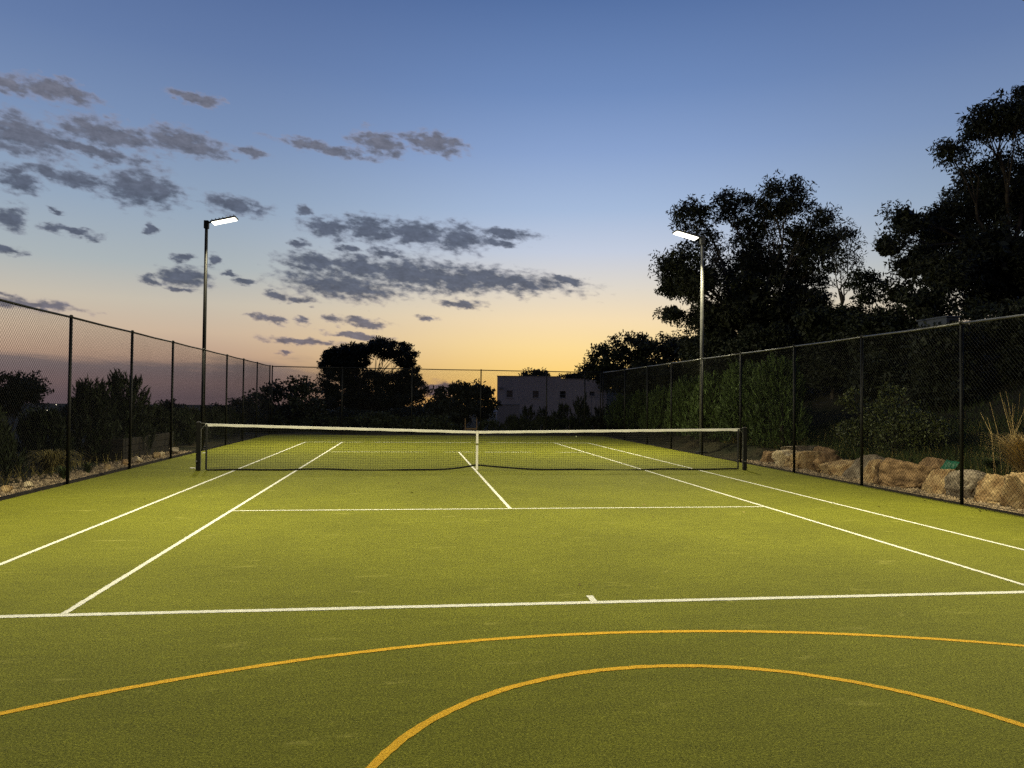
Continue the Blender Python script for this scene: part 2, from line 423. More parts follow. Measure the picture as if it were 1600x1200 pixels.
# ------------------------------------------------------------------ tennis net
def net():
    t = thing('tennis_net', 'black tennis net with white headband and centre strap strung across the court', 'tennis net')
    xl, xr, ztl, ztr = -6.26, 6.66, 1.085, 1.045
    def ztop(x):
        if x < 0.03: return 0.925+(ztl-0.02-0.925)*min(1, (0.03-x)/(0.03-xl))
        return 0.925+(ztr-0.02-0.925)*min(1, (x-0.03)/(xr-0.03))
    def zbot(x):
        return 0.020+0.105*math.exp(-(abs(x-0.02)/0.55)**1.15)+0.012*math.sin(x*1.3+.5)+0.010*math.sin(x*3.1)
    def ydis(x, f): return 0.02*math.sin(x*0.8)*(1-f)+0.015*math.sin(x*2.2+1)*(1-f)
    x0, x1 = xl+0.17, xr-0.17
    mb = MB(); n = int((x1-x0)/0.056)
    xs = np.linspace(x0, x1, n+1); rows = 18
    def pt(x, f): return (x, ydis(x, f), zbot(x)+(ztop(x)-zbot(x))*f)
    for x in xs:
        mb.tube([pt(x, f) for f in (0, .33, .66, 1)], 0.0023, 3, cap=False)
    coarse = np.linspace(x0, x1, 90)
    for r in range(rows+1):
        mb.tube([pt(x, r/rows) for x in coarse], 0.0023, 3, cap=False)
    for r in range(1, 6):      # doubled upper rows
        mb.tube([(x, ydis(x, 1)+.012, ztop(x)-.048*r+.02) for x in coarse], 0.0018, 3, cap=False)
    o = mb.build('net_mesh', 'net_cord', t); o['kind'] = 'stuff'
    # headband: folded tape, slightly wavy
    mb = MB(); pr = []
    for i, x in enumerate(np.linspace(x0-.03, x1+.03, 160)):
        z = ztop(x)+0.004; w = 0.006*math.sin(x*5.0)*0.4; h = 0.058+0.003*math.sin(x*9)
        ring = [(x, -.011+w, z-h), (x, -.013, z-.006), (x, 0, z), (x, .013, z-.006), (x, .011+w, z-h)]
        mb.v += ring
        if i:
            a = len(mb.v)-10
            for k in range(4): mb.f.append((a+k, a+k+1, a+k+6, a+k+5))
    mb.build('headband', 'white_tape', t)
    mb = MB(); cx = 0.03
    mb.box(cx-.026, cx+.026, -.020, -.016, .02, ztop(0)+.009).box(cx-.026, cx+.026, .016, .020, .02, ztop(0)+.009).box(cx-.026, cx+.026, -.016, .016, ztop(0)+.0062, ztop(0)+.009)
    st = mb.build('centre_strap', 'white_tape', t)
    MB().box(cx-.030, cx+.030, -.026, -.0205, .60, .64).build('strap_buckle', 'chrome', st)
    mb = MB(); mb.tube([(x, ydis(x, 0), zbot(x)) for x in coarse], 0.022, 6); mb.build('bottom_hem', 'net_cord', t)
    for x in (x0, x1):
        MB().tube([(x, 0, 0.03), (x, 0, ztop(x)-.01)], 0.022, 8).build('side_tape', 'black_plastic', t)
    for s, x, zt in ((-1, xl, ztl), (1, xr, ztr)):
        p = MB().box(x-.045, x+.045, -.045, .045, 0.0, zt).build('net_post', 'steel_black', t, bevel=.008)
        MB().box(x-.047, x+.047, -.047, .047, zt, zt+.014).build('post_cap', 'chrome', p, bevel=.004)
        MB().tube([(x-s*.05, 0, zt-.012), (x-s*.16, 0, zt-.02)], 0.006, 6).build('net_cable', 'steel_grey', t)
        xi = x-s*.062
        MB().tube([(x-s*.15, -.02, zt-.045), (xi-s*.03, -.03, zt-.10), (xi, -.035, zt-.17), (xi, -.035, .12), (xi+s*.01, -.03, .08)], 0.006, 6).build('lacing_rod', 'steel_grey', p)
        MB().tube([(x-.025, -.045, .22), (x-.025, -.085, .22)], 0.018, 10).build('winder', 'steel_grey', p)
        MB().box(x-s*.20-.0, x-s*.30, -.0145, -.0138, zt-.085, zt-.058).build('maker_tag', 'paper', t)
net()

# ------------------------------------------------------------------ chain link fences
def link_panel(length, h, pitch=0.0745, r=0.0021, seed=0):
    """diagonal wires of a chain link bay in the x-z plane"""
    rr = random.Random(seed); mb = MB()
    for s in (1, -1):
        k = -h
        while k < length:
            a, b = (k, 0.0), (k+h, h)
            if a[0] < 0: a = (0.0, -k)
            if b[0] > length: b = (length, length-k)
            if b[0]-a[0] > 0.02:
                n = max(1, int((b[0]-a[0])/0.45))
                pts = []
                for i in range(n+1):
                    x = a[0]+(b[0]-a[0])*i/n; z = a[1]+(b[1]-a[1])*i/n
                    y = s*0.0022+0.012*math.sin(x*2.1+seed)*math.sin(z*1.7)
                    pts.append((x if s > 0 else length-x, y, z))
                mb.tube(pts, r, 3, cap=False)
            k += pitch
    return mb
def fence(name, label, posts, h0, h1, rail_mat='steel_black', brace=None):
    """posts: list of ground points along the line"""
    a, b = Vector((*posts[0], 0)), Vector((*posts[-1], 0))
    t = thing(name, label, 'fence', tuple(a))
    total = (b-a).length
    for i, p in enumerate(posts):
        P = Vector((*p, 0)); f = (P-a).length/total; h = h0+(h1-h0)*f
        q = P-a
        MB().tube([(q.x, q.y, -.3), (q.x, q.y, h-.02)], 0.030, 10).build('post', 'steel_black', t, smooth=True)
        MB().tube([(q.x, q.y, h-.03), (q.x, q.y, h+.005), (q.x, q.y, h+.025)], [.036, .036, .02], 10).build('post_cap', 'steel_black', t, smooth=True)
        if i+1 < len(posts):
            Q = Vector((*posts[i+1], 0)); d = Q-P; ln = d.length; u = d.normalized()
            f2 = (Q-a).length/total; h2 = h0+(h1-h0)*f2
            e = Q-a
            mid = (q+e)/2
            MB().tube([(q.x, q.y, h-.02), (mid.x, mid.y, (h+h2)/2-.028), (e.x, e.y, h2-.02)], 0.021, 8).build('top_rail', rail_mat, t, smooth=True)
            MB().tube([(q.x, q.y, .045), (mid.x, mid.y, .052), (e.x, e.y, .045)], 0.0035, 4).build('bottom_wire', 'wire', t)
            hh = min(h, h2)-.05
            o = link_panel(ln, hh, seed=i).build('wire_mesh', 'wire', t); o['kind'] = 'stuff'
            n = Vector((-u.y, u.x, 0))*0.034
            o.matrix_local = Matrix(((u.x, -u.y, 0, q.x+n.x), (u.y, u.x, 0, q.y+n.y), (0, 0, 1, 0.03), (0, 0, 0, 1)))
    return t
fence('chain_link_fence', 'black chain-link fence along the left side of the court',
      [(XL, y) for y in (-23.6, -20.6, -17.6, -14.6, -11.6, -8.6, -5.6, -2.62, 0.6, 3.66, 6.75, 9.82, 12.5, 15.12, YB)], 3.19, 3.14)
fence('chain_link_fence', 'black chain-link fence along the right side in front of the boulder wall',
      [(XR, y) for y in (-23.6, -20.9, -18.0, -15.1, -12.2, -9.25, -6.3, -3.42, -0.62, 2.42, 5.28, 8.2, 11.0, 14.2, YB)][::-1], 3.07, 3.04, 'galvanised')
fence('chain_link_fence', 'black chain-link fence across the far end beyond the net',
      [(x, YB+.12) for x in (XL+.08, -4.7, -1.5, 1.74, 4.9, 6.77, XR-.08)], 3.13, 3.09)
fence('chain_link_fence', 'black chain-link fence closing the near end of the court behind the viewer',
      [(x, -23.75) for x in (XL+.08, -4.8, -1.7, 1.4, 4.5, XR-.08)], 3.13, 3.09)

# ------------------------------------------------------------------ floodlights
def floodlight(label, x, y, h, s, pole_mat):
    """s: +1 when the court lies towards +x"""
    t = thing('floodlight', label, 'floodlight', (x, y, 0), 'floodlights on tall poles around the court')
    MB().box(-.16, .16, -.16, .16, -.05, .02).build('base_plate', 'galvanised', t, bevel=.005)
    MB().tube([(0, 0, .02), (0, 0, h*.5), (0, 0, h-.25)], [.068, .062, .052], 12).build('pole', pole_mat, t, smooth=True)
    MB().box(-.075, .075, -.075, .075, h-.30, h-.03).build('bracket', pole_mat, t, bevel=.01)
    MB().tube([(s*.05, 0, h-.10), (s*.30, 0, h-.03)], .03, 8).build('arm', pole_mat, t)
    hd = MB().box(-.42, .42, -.24, .24, .0, .055).build('lamp_head', 'steel_grey', t, bevel=.012)
    tilt = -s*math.radians(14)
    hd.location = (s*.58, 0, h-.02); hd.rotation_euler = (0, tilt, 0)
    for k in range(7):
        MB().box(-.36+k*.12-.006, -.36+k*.12+.006, -.20, .20, .056, .105).build('cooling_fin', 'steel_grey', hd)
    MB().box(-.38, .38, -.20, .20, -.022, -.003).build('lamp_panel', 'lamp_glow', hd)
    ld = bpy.data.lights.new('floodlight_beam', 'AREA'); ld.shape = 'RECTANGLE'; ld.size = .46; ld.size_y = .24
    ld.energy = LAMP_POWER; ld.color = LAMP_COLOUR; ld.spread = math.radians(LAMP_SPREAD)
    lo = bpy.data.objects.new('floodlight_beam', ld); COL.objects.link(lo); lo.parent = hd; lo.location = (0, 0, -.03)
    lo.rotation_euler = (0, -s*math.radians(30), 0)
    return t
floodlight('lit floodlight on a dark grey pole behind the left fence, beyond the net', -8.42, 8.7, 7.62, 1, 'steel_black')
floodlight('lit floodlight on a pale grey pole in front of the large gum tree', 8.12, 6.6, 7.28, -1, 'steel_grey')
floodlight('lit floodlight near the viewer just beyond the upper left of the picture', -8.42, -6.9, 7.62, 1, 'steel_black')
floodlight('lit floodlight near the viewer just beyond the upper right of the picture', 8.3, -8.2, 7.55, -1, 'steel_grey')

# ------------------------------------------------------------------ foliage
def unit(v): return v/np.maximum(np.linalg.norm(v, axis=1, keepdims=True), 1e-9)
def leaf_quads(C, Dv, Ln, W):
    n = len(C); Dv = unit(Dv); S_ = unit(np.cross(Dv, rng.normal(size=(n, 3))))
    Ln = np.broadcast_to(Ln, (n,))[:, None]; W = np.broadcast_to(W, (n,))[:, None]
    V = np.stack([C-Dv*Ln*.5, C-Dv*Ln*.05+S_*W*.5, C+Dv*Ln*.5, C-Dv*Ln*.05-S_*W*.5], 1).reshape(-1, 3)
    return V, np.arange(4*n).reshape(-1, 4)
def bend(a, b, sag, k=6, jit=0.0):
    a = Vector(a); b = Vector(b); out = []
    for i in range(k+1):
        f = i/k; p = a.lerp(b, f); p.z += sag*math.sin(math.pi*f)
        if 0 < i < k: p += Vector(rng.normal(size=3)*jit)
        out.append(p)
    return out
def tree(name, label, base, clumps, density, leaf=(0.20, 0.06), mat='foliage_gum', bark='bark', trunk_r=0.22, group='trees around the court',
         sub_r=0.42, droop=0.35, twigs=True, fork=0.35, cat='tree', sub_n=1.0, core=0.0):
    """clumps: ellipsoids (centre, radii) in world space; leaves gather in many small tufts inside them"""
    t = thing(name, label, cat, tuple(base), group)
    b = np.array(base); Cs = np.array([c[0] for c in clumps]); Rs = np.array([c[1] for c in clumps])
    vol = Rs.prod(1); top = np.average(Cs, axis=0, weights=vol)
    fk = b+(top-b)*np.array([fork*.8, fork*.8, fork])
    wood = MB()
    wood.tube(bend(b-np.array([0, 0, .3]), fk, 0, 6, trunk_r*.25), list(np.linspace(trunk_r*1.1, trunk_r*.55, 7)), 9)
    LV = []; LF = []; off = 0
    for c, r in zip(Cs, Rs):
        rr = trunk_r*np.clip(0.30+0.35*(r.prod()/vol.max())**.33, .3, .62)
        path = bend(fk, c, np.linalg.norm(c-fk)*.10, 7, np.linalg.norm(c-fk)*.035)
        wood.tube(path, list(rr*np.array([.62, .5, .4, .32, .25, .18, .12, .07])), 6)
        ns = max(5, int(sub_n*6.2*r.prod()**(2/3)/sub_r**2))
        d = unit(rng.normal(size=(ns, 3))); rad = rng.uniform(0.25, 1.0, ns)**.45
        sub = c+d*r*rad[:, None]*(1+rng.normal(size=(ns, 1))*.07)
        if twigs:
            for p in sub[::2]:
                q = path[random.randint(3, len(path)-1)]
                wood.tube(bend(q, p, np.linalg.norm(p-np.array(q))*.08, 3, .04), [rr*.13, rr*.10, rr*.07, .006], 4, cap=False)
        nl = rng.poisson(density*np.ones(ns)*rng.uniform(.5, 1.5, ns))
        idx = np.repeat(np.arange(ns), nl); n = len(idx)
        sr = sub_r*rng.uniform(.6, 1.25, ns)
        o = rng.normal(size=(n, 3)); o = unit(o)*(rng.uniform(0, 1, (n, 1))**.5)*sr[idx][:, None]*np.array([1.15, 1.15, .8])
        C = sub[idx]+o
        Dv = rng.normal(size=(n, 3))*.8+unit(o)*.5; Dv[:, 2] -= droop
        V, F = leaf_quads(C, Dv, leaf[0]*rng.uniform(.6, 1.3, n), leaf[1]*rng.uniform(.7, 1.3, n))
        LV.append(V); LF.append(F+off); off += len(V)
        if core:                                   # the shaded inside of the clump: larger overlapping sprays
            n = int(core*n*.22*(1.0 if c[2] < top[2]+.1 else .12)); o = unit(rng.normal(size=(n, 3)))*(rng.uniform(0, 1, (n, 1))**.4)*r*.72
            V, F = leaf_quads(c+o, rng.normal(size=(n, 3)), leaf[0]*1.7*rng.uniform(.7, 1.3, n), leaf[1]*3.2*rng.uniform(.7, 1.3, n))
            LV.append(V); LF.append(F+off); off += len(V)
    w = wood.build('trunk', bark, t, smooth=True)
    cr = arrays('crown', np.concatenate(LV), np.concatenate(LF), mat, t)
    for o in (w, cr): o.location = -Vector(base)
    return t
def px_clumps(lst, D, deep=1.0, djit=0.0):
    """photo discs (x, y, rx, ry) set at distance D, each as deep as it is wide"""
    out = []
    for i, (x, y, rx, ry) in enumerate(lst):
        dd = D+(rng.uniform(-1, 1) if djit else 0)*djit
        k = dd/FPX
        out.append((at_dist(x, y, dd), np.array([rx*k, max(rx, ry)*k*deep, ry*k])))
    return out
def base_at(px, D):
    p = at_dist(px, 640, D); return (float(p[0]), float(p[1]), H(p[0], p[1]))

# large gum behind the right-hand floodlight
tree('gum_tree', 'large spreading gum tree behind the right-hand floodlight', base_at(1185, 36),
     px_clumps([(1220, 312, 46, 30), (1140, 318, 34, 24), (1078, 338, 30, 24), (1062, 410, 32, 28), (1052, 489, 22, 14), (1050, 450, 26, 18), (1092, 440, 34, 40),
                (1150, 420, 48, 46), (1215, 400, 56, 46), (1275, 412, 36, 40), (1270, 350, 36, 30), (1180, 480, 70, 46), (1120, 500, 46, 36), (1250, 480, 52, 46),
                (1302, 375, 24, 22), (1042, 425, 20, 22), (1110, 540, 50, 30), (1230, 530, 70, 36), (1100, 370, 24, 18), (1180, 350, 34, 26)], 36, 1.0, 1.6),
     100, (0.22, 0.060), trunk_r=.42, sub_r=.50, bark='bark_pale', fork=.42, core=.55)
tree('gum_tree', 'slender sparse young gum tree standing right of the large spreading gum', base_at(1309, 33),
     px_clumps([(1325, 365, 22, 20), (1338, 395, 18, 22), (1318, 410, 20, 20), (1300, 392, 14, 20), (1330, 440, 18, 14)], 33, 1.0, .5),
     26, (0.22, 0.045), trunk_r=.11, sub_r=.40, bark='bark_pale', fork=.6)
tree('gum_tree', 'tallest dense gum tree cut off by the right edge of the picture', base_at(1575, 29),
     px_clumps([(1565, 185, 48, 32), (1620, 175, 50, 40), (1488, 238, 26, 18), (1525, 205, 24, 20), (1560, 300, 62, 56), (1640, 290, 70, 80), (1510, 330, 48, 50), (1465, 360, 34, 40),
                (1416, 345, 24, 28), (1385, 385, 20, 20), (1440, 400, 24, 20), (1540, 400, 66, 50), (1640, 410, 80, 60), (1480, 430, 46, 36), (1560, 460, 60, 36), (1420, 420, 24, 20)], 29, 1.0, 1.5),
     110, (0.20, 0.060), trunk_r=.45, sub_r=.46, fork=.40, core=.8)
# loose and solid shrubs on the bank behind the right fence
BS = [((1355, 440, 30, 26), 31, 34, 'loose leafy shrub below the slender young gum'),
      ((1405, 455, 30, 24), 30, 40, 'loose leafy shrub between the young gum and the tallest gum'),
      ((1450, 470, 36, 28), 27, 70, 'dark dense bush at the left foot of the tallest gum'),
      ((1530, 490, 42, 26), 26, 30, 'thin bush with sky showing through under the tallest gum'),
      ((1600, 500, 50, 40), 24, 80, 'dark dense bush at the right edge above the fence rail'),
      ((1300, 510, 56, 36), 31, 110, 'broad dark bush below the right side of the spreading gum'),
      ((1380, 520, 56, 40), 28, 110, 'broad dark bush on the bank above the third fence post'),
      ((1210, 540, 60, 36), 33, 110, 'broad dark bush under the middle of the spreading gum'),
      ((1130, 555, 60, 32), 34, 110, 'broad dark bush behind the right floodlight pole'),
      ((1470, 540, 50, 40), 24, 100, 'dark bush on the bank just behind the fence rail at right')]
for (c, D_, dn, lab) in BS:
    x, y, rx, ry = c
    tree('bush', lab, base_at(x, D_), px_clumps([(x, y+ry*.4, rx*.8, ry*.9), (x-rx*.5, y, rx*.55, ry*.7), (x+rx*.5, y+ry*.1, rx*.55, ry*.75), (x, y-ry*.4, rx*.5, ry*.5), (x, y+ry*1.7, rx, ry)], D_, 1.0, .6),
         dn, (0.17, 0.075), 'foliage_dark', trunk_r=.10, sub_r=.38, droop=.1, group='bushes on the bank right of the court', cat='bush', fork=.25, core=.8 if dn > 50 else 0)
# big shrub beyond the far right corner
tree('tall_shrub', 'rounded tall shrub right of the white house, against the yellow sky', base_at(1000, 46),
     px_clumps([(985, 545, 40, 24), (945, 560, 26, 24), (1030, 550, 38, 24), (1065, 545, 34, 18), (960, 590, 40, 24), (1010, 590, 50, 34), (1070, 590, 44, 34), (925, 578, 18, 10), (1090, 560, 30, 26)], 46, 1.0, 1.2),
     62, (0.22, 0.09), 'foliage_dark', trunk_r=.16, sub_r=.46, droop=0, core=.6, group='shrubs beyond the far fence', cat='shrub', fork=.2)
tree('low_shrub', 'low spiky shrub rising behind the roof of the white house', base_at(835, 72), px_clumps([(828, 584, 16, 8), (846, 588, 14, 8), (836, 600, 22, 14), (890, 588, 14, 5), (905, 590, 16, 8)], 72, 1.0, .5),
     50, (0.3, 0.1), 'foliage_dark', trunk_r=.1, sub_r=.45, droop=0, group='shrubs beyond the far fence', cat='shrub', fork=.2)
# centre tree with open crown and visible limbs
tree('spreading_tree', 'broad round-crowned tree with open limbs left of centre beyond the far fence', base_at(575, 76),
     px_clumps([(540, 552, 30, 13), (557, 548, 26, 12), (530, 562, 26, 15), (550, 566, 26, 12), (520, 568, 20, 16), (575, 543, 18, 9), (607, 547, 30, 13), (632, 558, 20, 16), (642, 578, 14, 12), (600, 538, 16, 7), (515, 600, 14, 18), (548, 585, 24, 16),
                (585, 590, 22, 15), (620, 600, 36, 16), (650, 608, 18, 18), (600, 622, 36, 18), (535, 622, 26, 14), (560, 610, 24, 16), (640, 630, 26, 16), (510, 628, 18, 14), (575, 632, 40, 12)], 76, .9, 1.5),
     110, (0.28, 0.11), 'foliage_dark', trunk_r=.38, sub_r=.55, droop=-.1, fork=.30)
tree('leafy_shrub', 'ragged leafy shrub left of the round-crowned tree', base_at(455, 42),
     px_clumps([(470, 600, 18, 14), (445, 608, 20, 12), (415, 615, 18, 12), (485, 612, 16, 14), (440, 630, 40, 16), (480, 636, 26, 18), (400, 630, 16, 12), (420, 648, 34, 16), (470, 655, 36, 16)], 42, 1.0, .8),
     36, (0.22, 0.11), 'foliage_dark', trunk_r=.12, sub_r=.40, droop=-.2, group='shrubs beyond the far fence', cat='shrub', fork=.2)
tree('leafy_shrub', 'dark mounded shrub with bare twigs on top left of the white house', base_at(720, 48),
     px_clumps([(766, 632, 12, 10), (672, 640, 18, 12), (758, 612, 10, 6), (722, 611, 20, 9), (703, 620, 22, 13), (735, 615, 22, 12), (754, 621, 12, 10), (685, 632, 16, 12), (716, 640, 38, 18), (748, 640, 18, 16), (700, 652, 32, 14), (714, 606, 6, 5), (746, 605, 6, 5), (690, 614, 6, 6)], 48, 1.0, .8),
     60, (0.24, 0.10), 'foliage_dark', trunk_r=.12, sub_r=.42, droop=-.2, group='shrubs beyond the far fence', cat='shrub', fork=.2)
# far trees on the left in the valley
FT = [([(10, 600, 22, 16), (40, 600, 24, 16), (55, 615, 14, 12), (25, 622, 40, 14)], 60, 'bushy tree at the far left beyond the first fence bay'),
      ([(128, 632, 20, 9), (120, 645, 26, 12), (145, 642, 14, 10)], 85, 'dome-shaped dark tree behind the first left fence post'),
      ([(262, 634, 14, 8), (275, 642, 18, 10), (250, 645, 16, 10)], 75, 'small dark tree by the third left fence post'),
      ([(362, 634, 14, 8), (350, 645, 24, 10), (385, 645, 20, 10)], 70, 'low rounded tree behind the left floodlight pole'),
      ([(325, 652, 24, 9), (300, 655, 20, 9)], 66, 'low dark tree between the left floodlight pole and the third post')]
for cl, D_, lab in FT:
    tree('valley_tree', lab, base_at(cl[0][0], D_), px_clumps(cl+[(cl[0][0], cl[-1][1]+12, 20, 16)], D_, 1.0, .8), 60, (0.34, 0.14), 'foliage_dark', trunk_r=.2, sub_r=.6, droop=0, group='trees in the valley beyond the left fence')
# dark scrub filling the far end behind the back fence
for i, (x, D_, w_, tp, lab) in enumerate([(500, 41, 44, 652, 'dark low bush behind the net left of the round-crowned tree'), (590, 41, 52, 648, 'dark low bush under the round-crowned tree'),
        (665, 40, 44, 650, 'dark low bush just left of the timber stakes'), (990, 40, 46, 630, 'dark low bush right of the white house behind the corner post'), (410, 40, 34, 652, 'dark low bush behind the left back corner post'),
        (545, 58, 60, 640, 'dark hummocky bush in the gap beneath the round-crowned tree'), (640, 58, 50, 638, 'dark hummocky bush right below the round-crowned tree')]):
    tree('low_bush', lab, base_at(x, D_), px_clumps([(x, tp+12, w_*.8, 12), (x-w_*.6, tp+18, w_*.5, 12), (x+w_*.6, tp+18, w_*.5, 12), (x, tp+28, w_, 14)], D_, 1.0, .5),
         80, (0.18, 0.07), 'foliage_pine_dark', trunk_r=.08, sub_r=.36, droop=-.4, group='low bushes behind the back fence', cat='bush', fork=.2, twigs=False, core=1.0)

# upright feathery conifers
def conifer(label, x, y, h, r, n, mat, group, seed):
    z0 = H(x, y); t = thing('conifer', label, 'conifer', (x, y, z0), group)
    MB().tube([(0, 0, -.2), (0.02, 0.01, h*.5), (0, 0, h*.9)], [r*.09, r*.06, .01], 7).build('trunk', 'bark', t)
    ns = n//22
    f = rng.uniform(0.02, 1, ns)**.85; ang = rng.uniform(0, 2*math.pi, ns)
    prof = np.clip(1.08-f, 0, 1)**.55*(0.55+0.45*np.minimum(1, f*5+.5))
    lob = 1+.22*np.sin(ang*3+seed)+.12*np.sin(ang*5+f*9)
    rad = r*prof*lob*rng.uniform(.35, 1.0, ns)**.5
    base = np.stack([np.cos(ang)*rad, np.sin(ang)*rad, f*h*.90], 1)
    dirv = np.stack([np.cos(ang)*.34, np.sin(ang)*.34, np.ones(ns)], 1)+rng.normal(size=(ns, 3))*.13; dirv = unit(dirv)
    ln = h*.13*rng.uniform(.6, 1.6, ns)+.10
    idx = np.repeat(np.arange(ns), 22); s = rng.uniform(0, 1, len(idx))
    C = base[idx]+dirv[idx]*(s*ln[idx])[:, None]+rng.normal(size=(len(idx), 3))*(.055*(1.1-s))[:, None]
    V, F = leaf_quads(C, dirv[idx]+rng.normal(size=(len(idx), 3))*.30, (.15+.07*h/3)*rng.uniform(.6, 1.3, len(idx)), .026+.008*h/3)
    arrays('crown', V, F, mat, t)
    return t
ORD = ['first', 'second', 'third', 'fourth', 'fifth', 'sixth', 'seventh', 'eighth', 'ninth', 'tenth', 'eleventh', 'twelfth', 'thirteenth', 'fourteenth']
hedge = [(9.5, 3.7, 2.55, .95), (9.75, 5.0, 2.45, .85), (9.35, 6.1, 2.35, .85), (9.8, 7.3, 2.6, .9), (9.3, 8.5, 2.3, .85), (9.7, 9.8, 2.2, .85), (9.4, 11.2, 2.2, .9),
         (9.8, 12.6, 2.0, .9), (9.4, 14.2, 1.9, .9), (9.7, 15.9, 1.8, .9), (9.5, 17.6, 1.7, .9), (9.2, 19.6, 1.6, 1.0)]
for i, (x, y, h, r) in enumerate(hedge):
    conifer(f'feathery green conifer, {ORD[i]} from the boulders in the hedge behind the right fence', x, y, h, r, 7000, 'foliage_pine', 'conifer hedge behind the right fence', i)
left = [(-9.9, -1.7, 1.25, .7), (-10.6, -3.4, 1.5, .9), (-10.7, -5.4, 1.6, .9), (-10.3, 1.7, 1.25, .7), (-9.85, 3.3, 2.0, .62), (-9.6, 4.9, 2.25, .75), (-10.4, 6.7, 1.35, .8), (-9.9, 8.2, 1.3, .75), (-9.7, 10.2, 1.15, .85), (-9.9, 12.4, 1.1, .9), (-9.7, 14.8, 1.1, .9), (-9.7, 17.3, 1.1, .9)]
for i, (x, y, h, r) in enumerate(sorted(left, key=lambda a: a[1])):
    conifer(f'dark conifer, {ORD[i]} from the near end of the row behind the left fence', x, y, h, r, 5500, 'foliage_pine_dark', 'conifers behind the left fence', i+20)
for i, (px, D_, tp) in enumerate([(826, 44, 636), (848, 46, 640), (871, 42, 642), (882, 43, 634), (908, 44, 620), (911, 41, 634), (800, 42, 652), (935, 42, 640), (960, 40, 640)]):
    b_ = at_dist(px, tp, D_); z0 = H(b_[0], b_[1])
    conifer(f'small conifer, {ORD[i]} of the saplings planted before the white house' if i else 'small conifer, leftmost tall sapling planted before the white house',
            float(b_[0]), float(b_[1]), max(.7, float(b_[2])-z0), .55, 1800, 'foliage_pine_dark', 'conifer saplings before the white house', i+50)
for i, (px, D_, tp, w_) in enumerate([(815, 41, 656, .9), (850, 39.5, 656, 1.0), (765, 40, 660, 1.0), (890, 39.5, 656, 1.0), (930, 39.5, 654, 1.0)]):
    b_ = at_dist(px, tp, D_); z0 = H(b_[0], b_[1])
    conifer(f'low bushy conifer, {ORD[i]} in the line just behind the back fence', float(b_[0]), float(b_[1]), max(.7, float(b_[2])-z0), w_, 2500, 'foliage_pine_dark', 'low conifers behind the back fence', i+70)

# arching grass, dry grass and weeds
def grass_clump(name, label, x, y, n, h, spread, mat, group, droop=1.0, w=.012, cat='grass clump', z=None):
    z0 = H(x, y) if z is None else z; t = thing(name, label, cat, (x, y, z0), group); Vs = []; Fs = []; k = 0
    for i in range(n):
        a = rng.uniform(0, 2*math.pi); L_ = h*rng.uniform(.5, 1.15); out = spread*rng.uniform(.15, 1.0); r0 = rng.uniform(0, .12)*spread
        d = np.array([math.cos(a), math.sin(a), 0]); sd = np.array([-d[1], d[0], 0])
        pts = []
        for f in (0, .25, .5, .75, 1.0):
            pts.append(d*(r0+out*f**1.5)+np.array([0, 0, L_*(f-droop*.55*f**2.6)]))
        for q, f in zip(pts, (1, .95, .8, .5, .08)):
            Vs += [q-sd*w*f*.5, q+sd*w*f*.5]
        for j in range(4): Fs.append((k+2*j, k+2*j+1, k+2*j+3, k+2*j+2))
        k += 10
    arrays('blades', np.array(Vs), np.array(Fs), mat, t)
    return t
grass_clump('grass_tree', 'arching olive grass clump behind the first left fence post', -9.4, .1, 420, 1.05, .95, 'grass_tan', None, 1.25, .016)
grass_clump('grass_clump', 'small green tuft of weeds at the left gravel edge beside the second post', -8.45, -0.4, 160, .38, .28, 'grass_green', None, .8, .014)
grass_clump('grass_clump', 'leafy green weed by the foot of the first left fence post', -8.4, -1.7, 160, .5, .3, 'grass_green', None, .9, .016)
grass_clump('dry_grass', 'tall dry straw-coloured grass clump on the boulders at the right edge', 9.15, -5.95, 2000, 1.25, .80, 'grass_dry', None, .75, .010, z=.34)
grass_clump('grass_clump', 'green grass tussock beside the dry grass on the boulder wall', 9.25, -5.0, 420, .34, .42, 'grass_green', None, .9, .010, z=.48)
t_ = thing('dry_stalks', 'bare dry seed stalks standing above the straw-coloured grass', 'grass stalks', (9.1, -5.75, .45))
for k in range(16):
    a = rng.uniform(0, 6.28); o_ = rng.uniform(.1, .5); bx_, by_ = rng.uniform(-.25, .25, 2)
    MB().tube([(bx_, by_, 0), (bx_+math.cos(a)*o_*.3, by_+math.sin(a)*o_*.3, .7), (bx_+math.cos(a)*o_, by_+math.sin(a)*o_, rng.uniform(.9, 1.6))], [.005, .004, .002], 4).build('stalk', 'grass_dry', t_)
# leafy shrub on the boulder wall
tree('leafy_shrub', 'leafy green shrub growing behind the boulders between the right fence posts', (10.2, -0.6, H(10.2, -0.6)),
     [((10.0, 0.8, 1.75), np.array([.35, .45, .3])), ((10.2, -.2, 1.35), np.array([.5, .65, .42])), ((10.2, -1.3, 1.2), np.array([.5, .7, .45])), ((10.2, -.6, 1.85), np.array([.3, .5, .3])), ((10.2, -2.1, 1.1), np.array([.4, .5, .35])), ((9.8, 0.2, .95), np.array([.45, .7, .3])), ((9.9, -1.2, .9), np.array([.4, .8, .3]))],
     34, (.085, .042), 'foliage_shrub', trunk_r=.035, sub_r=.20, droop=0, group=None, cat='shrub', fork=.25)

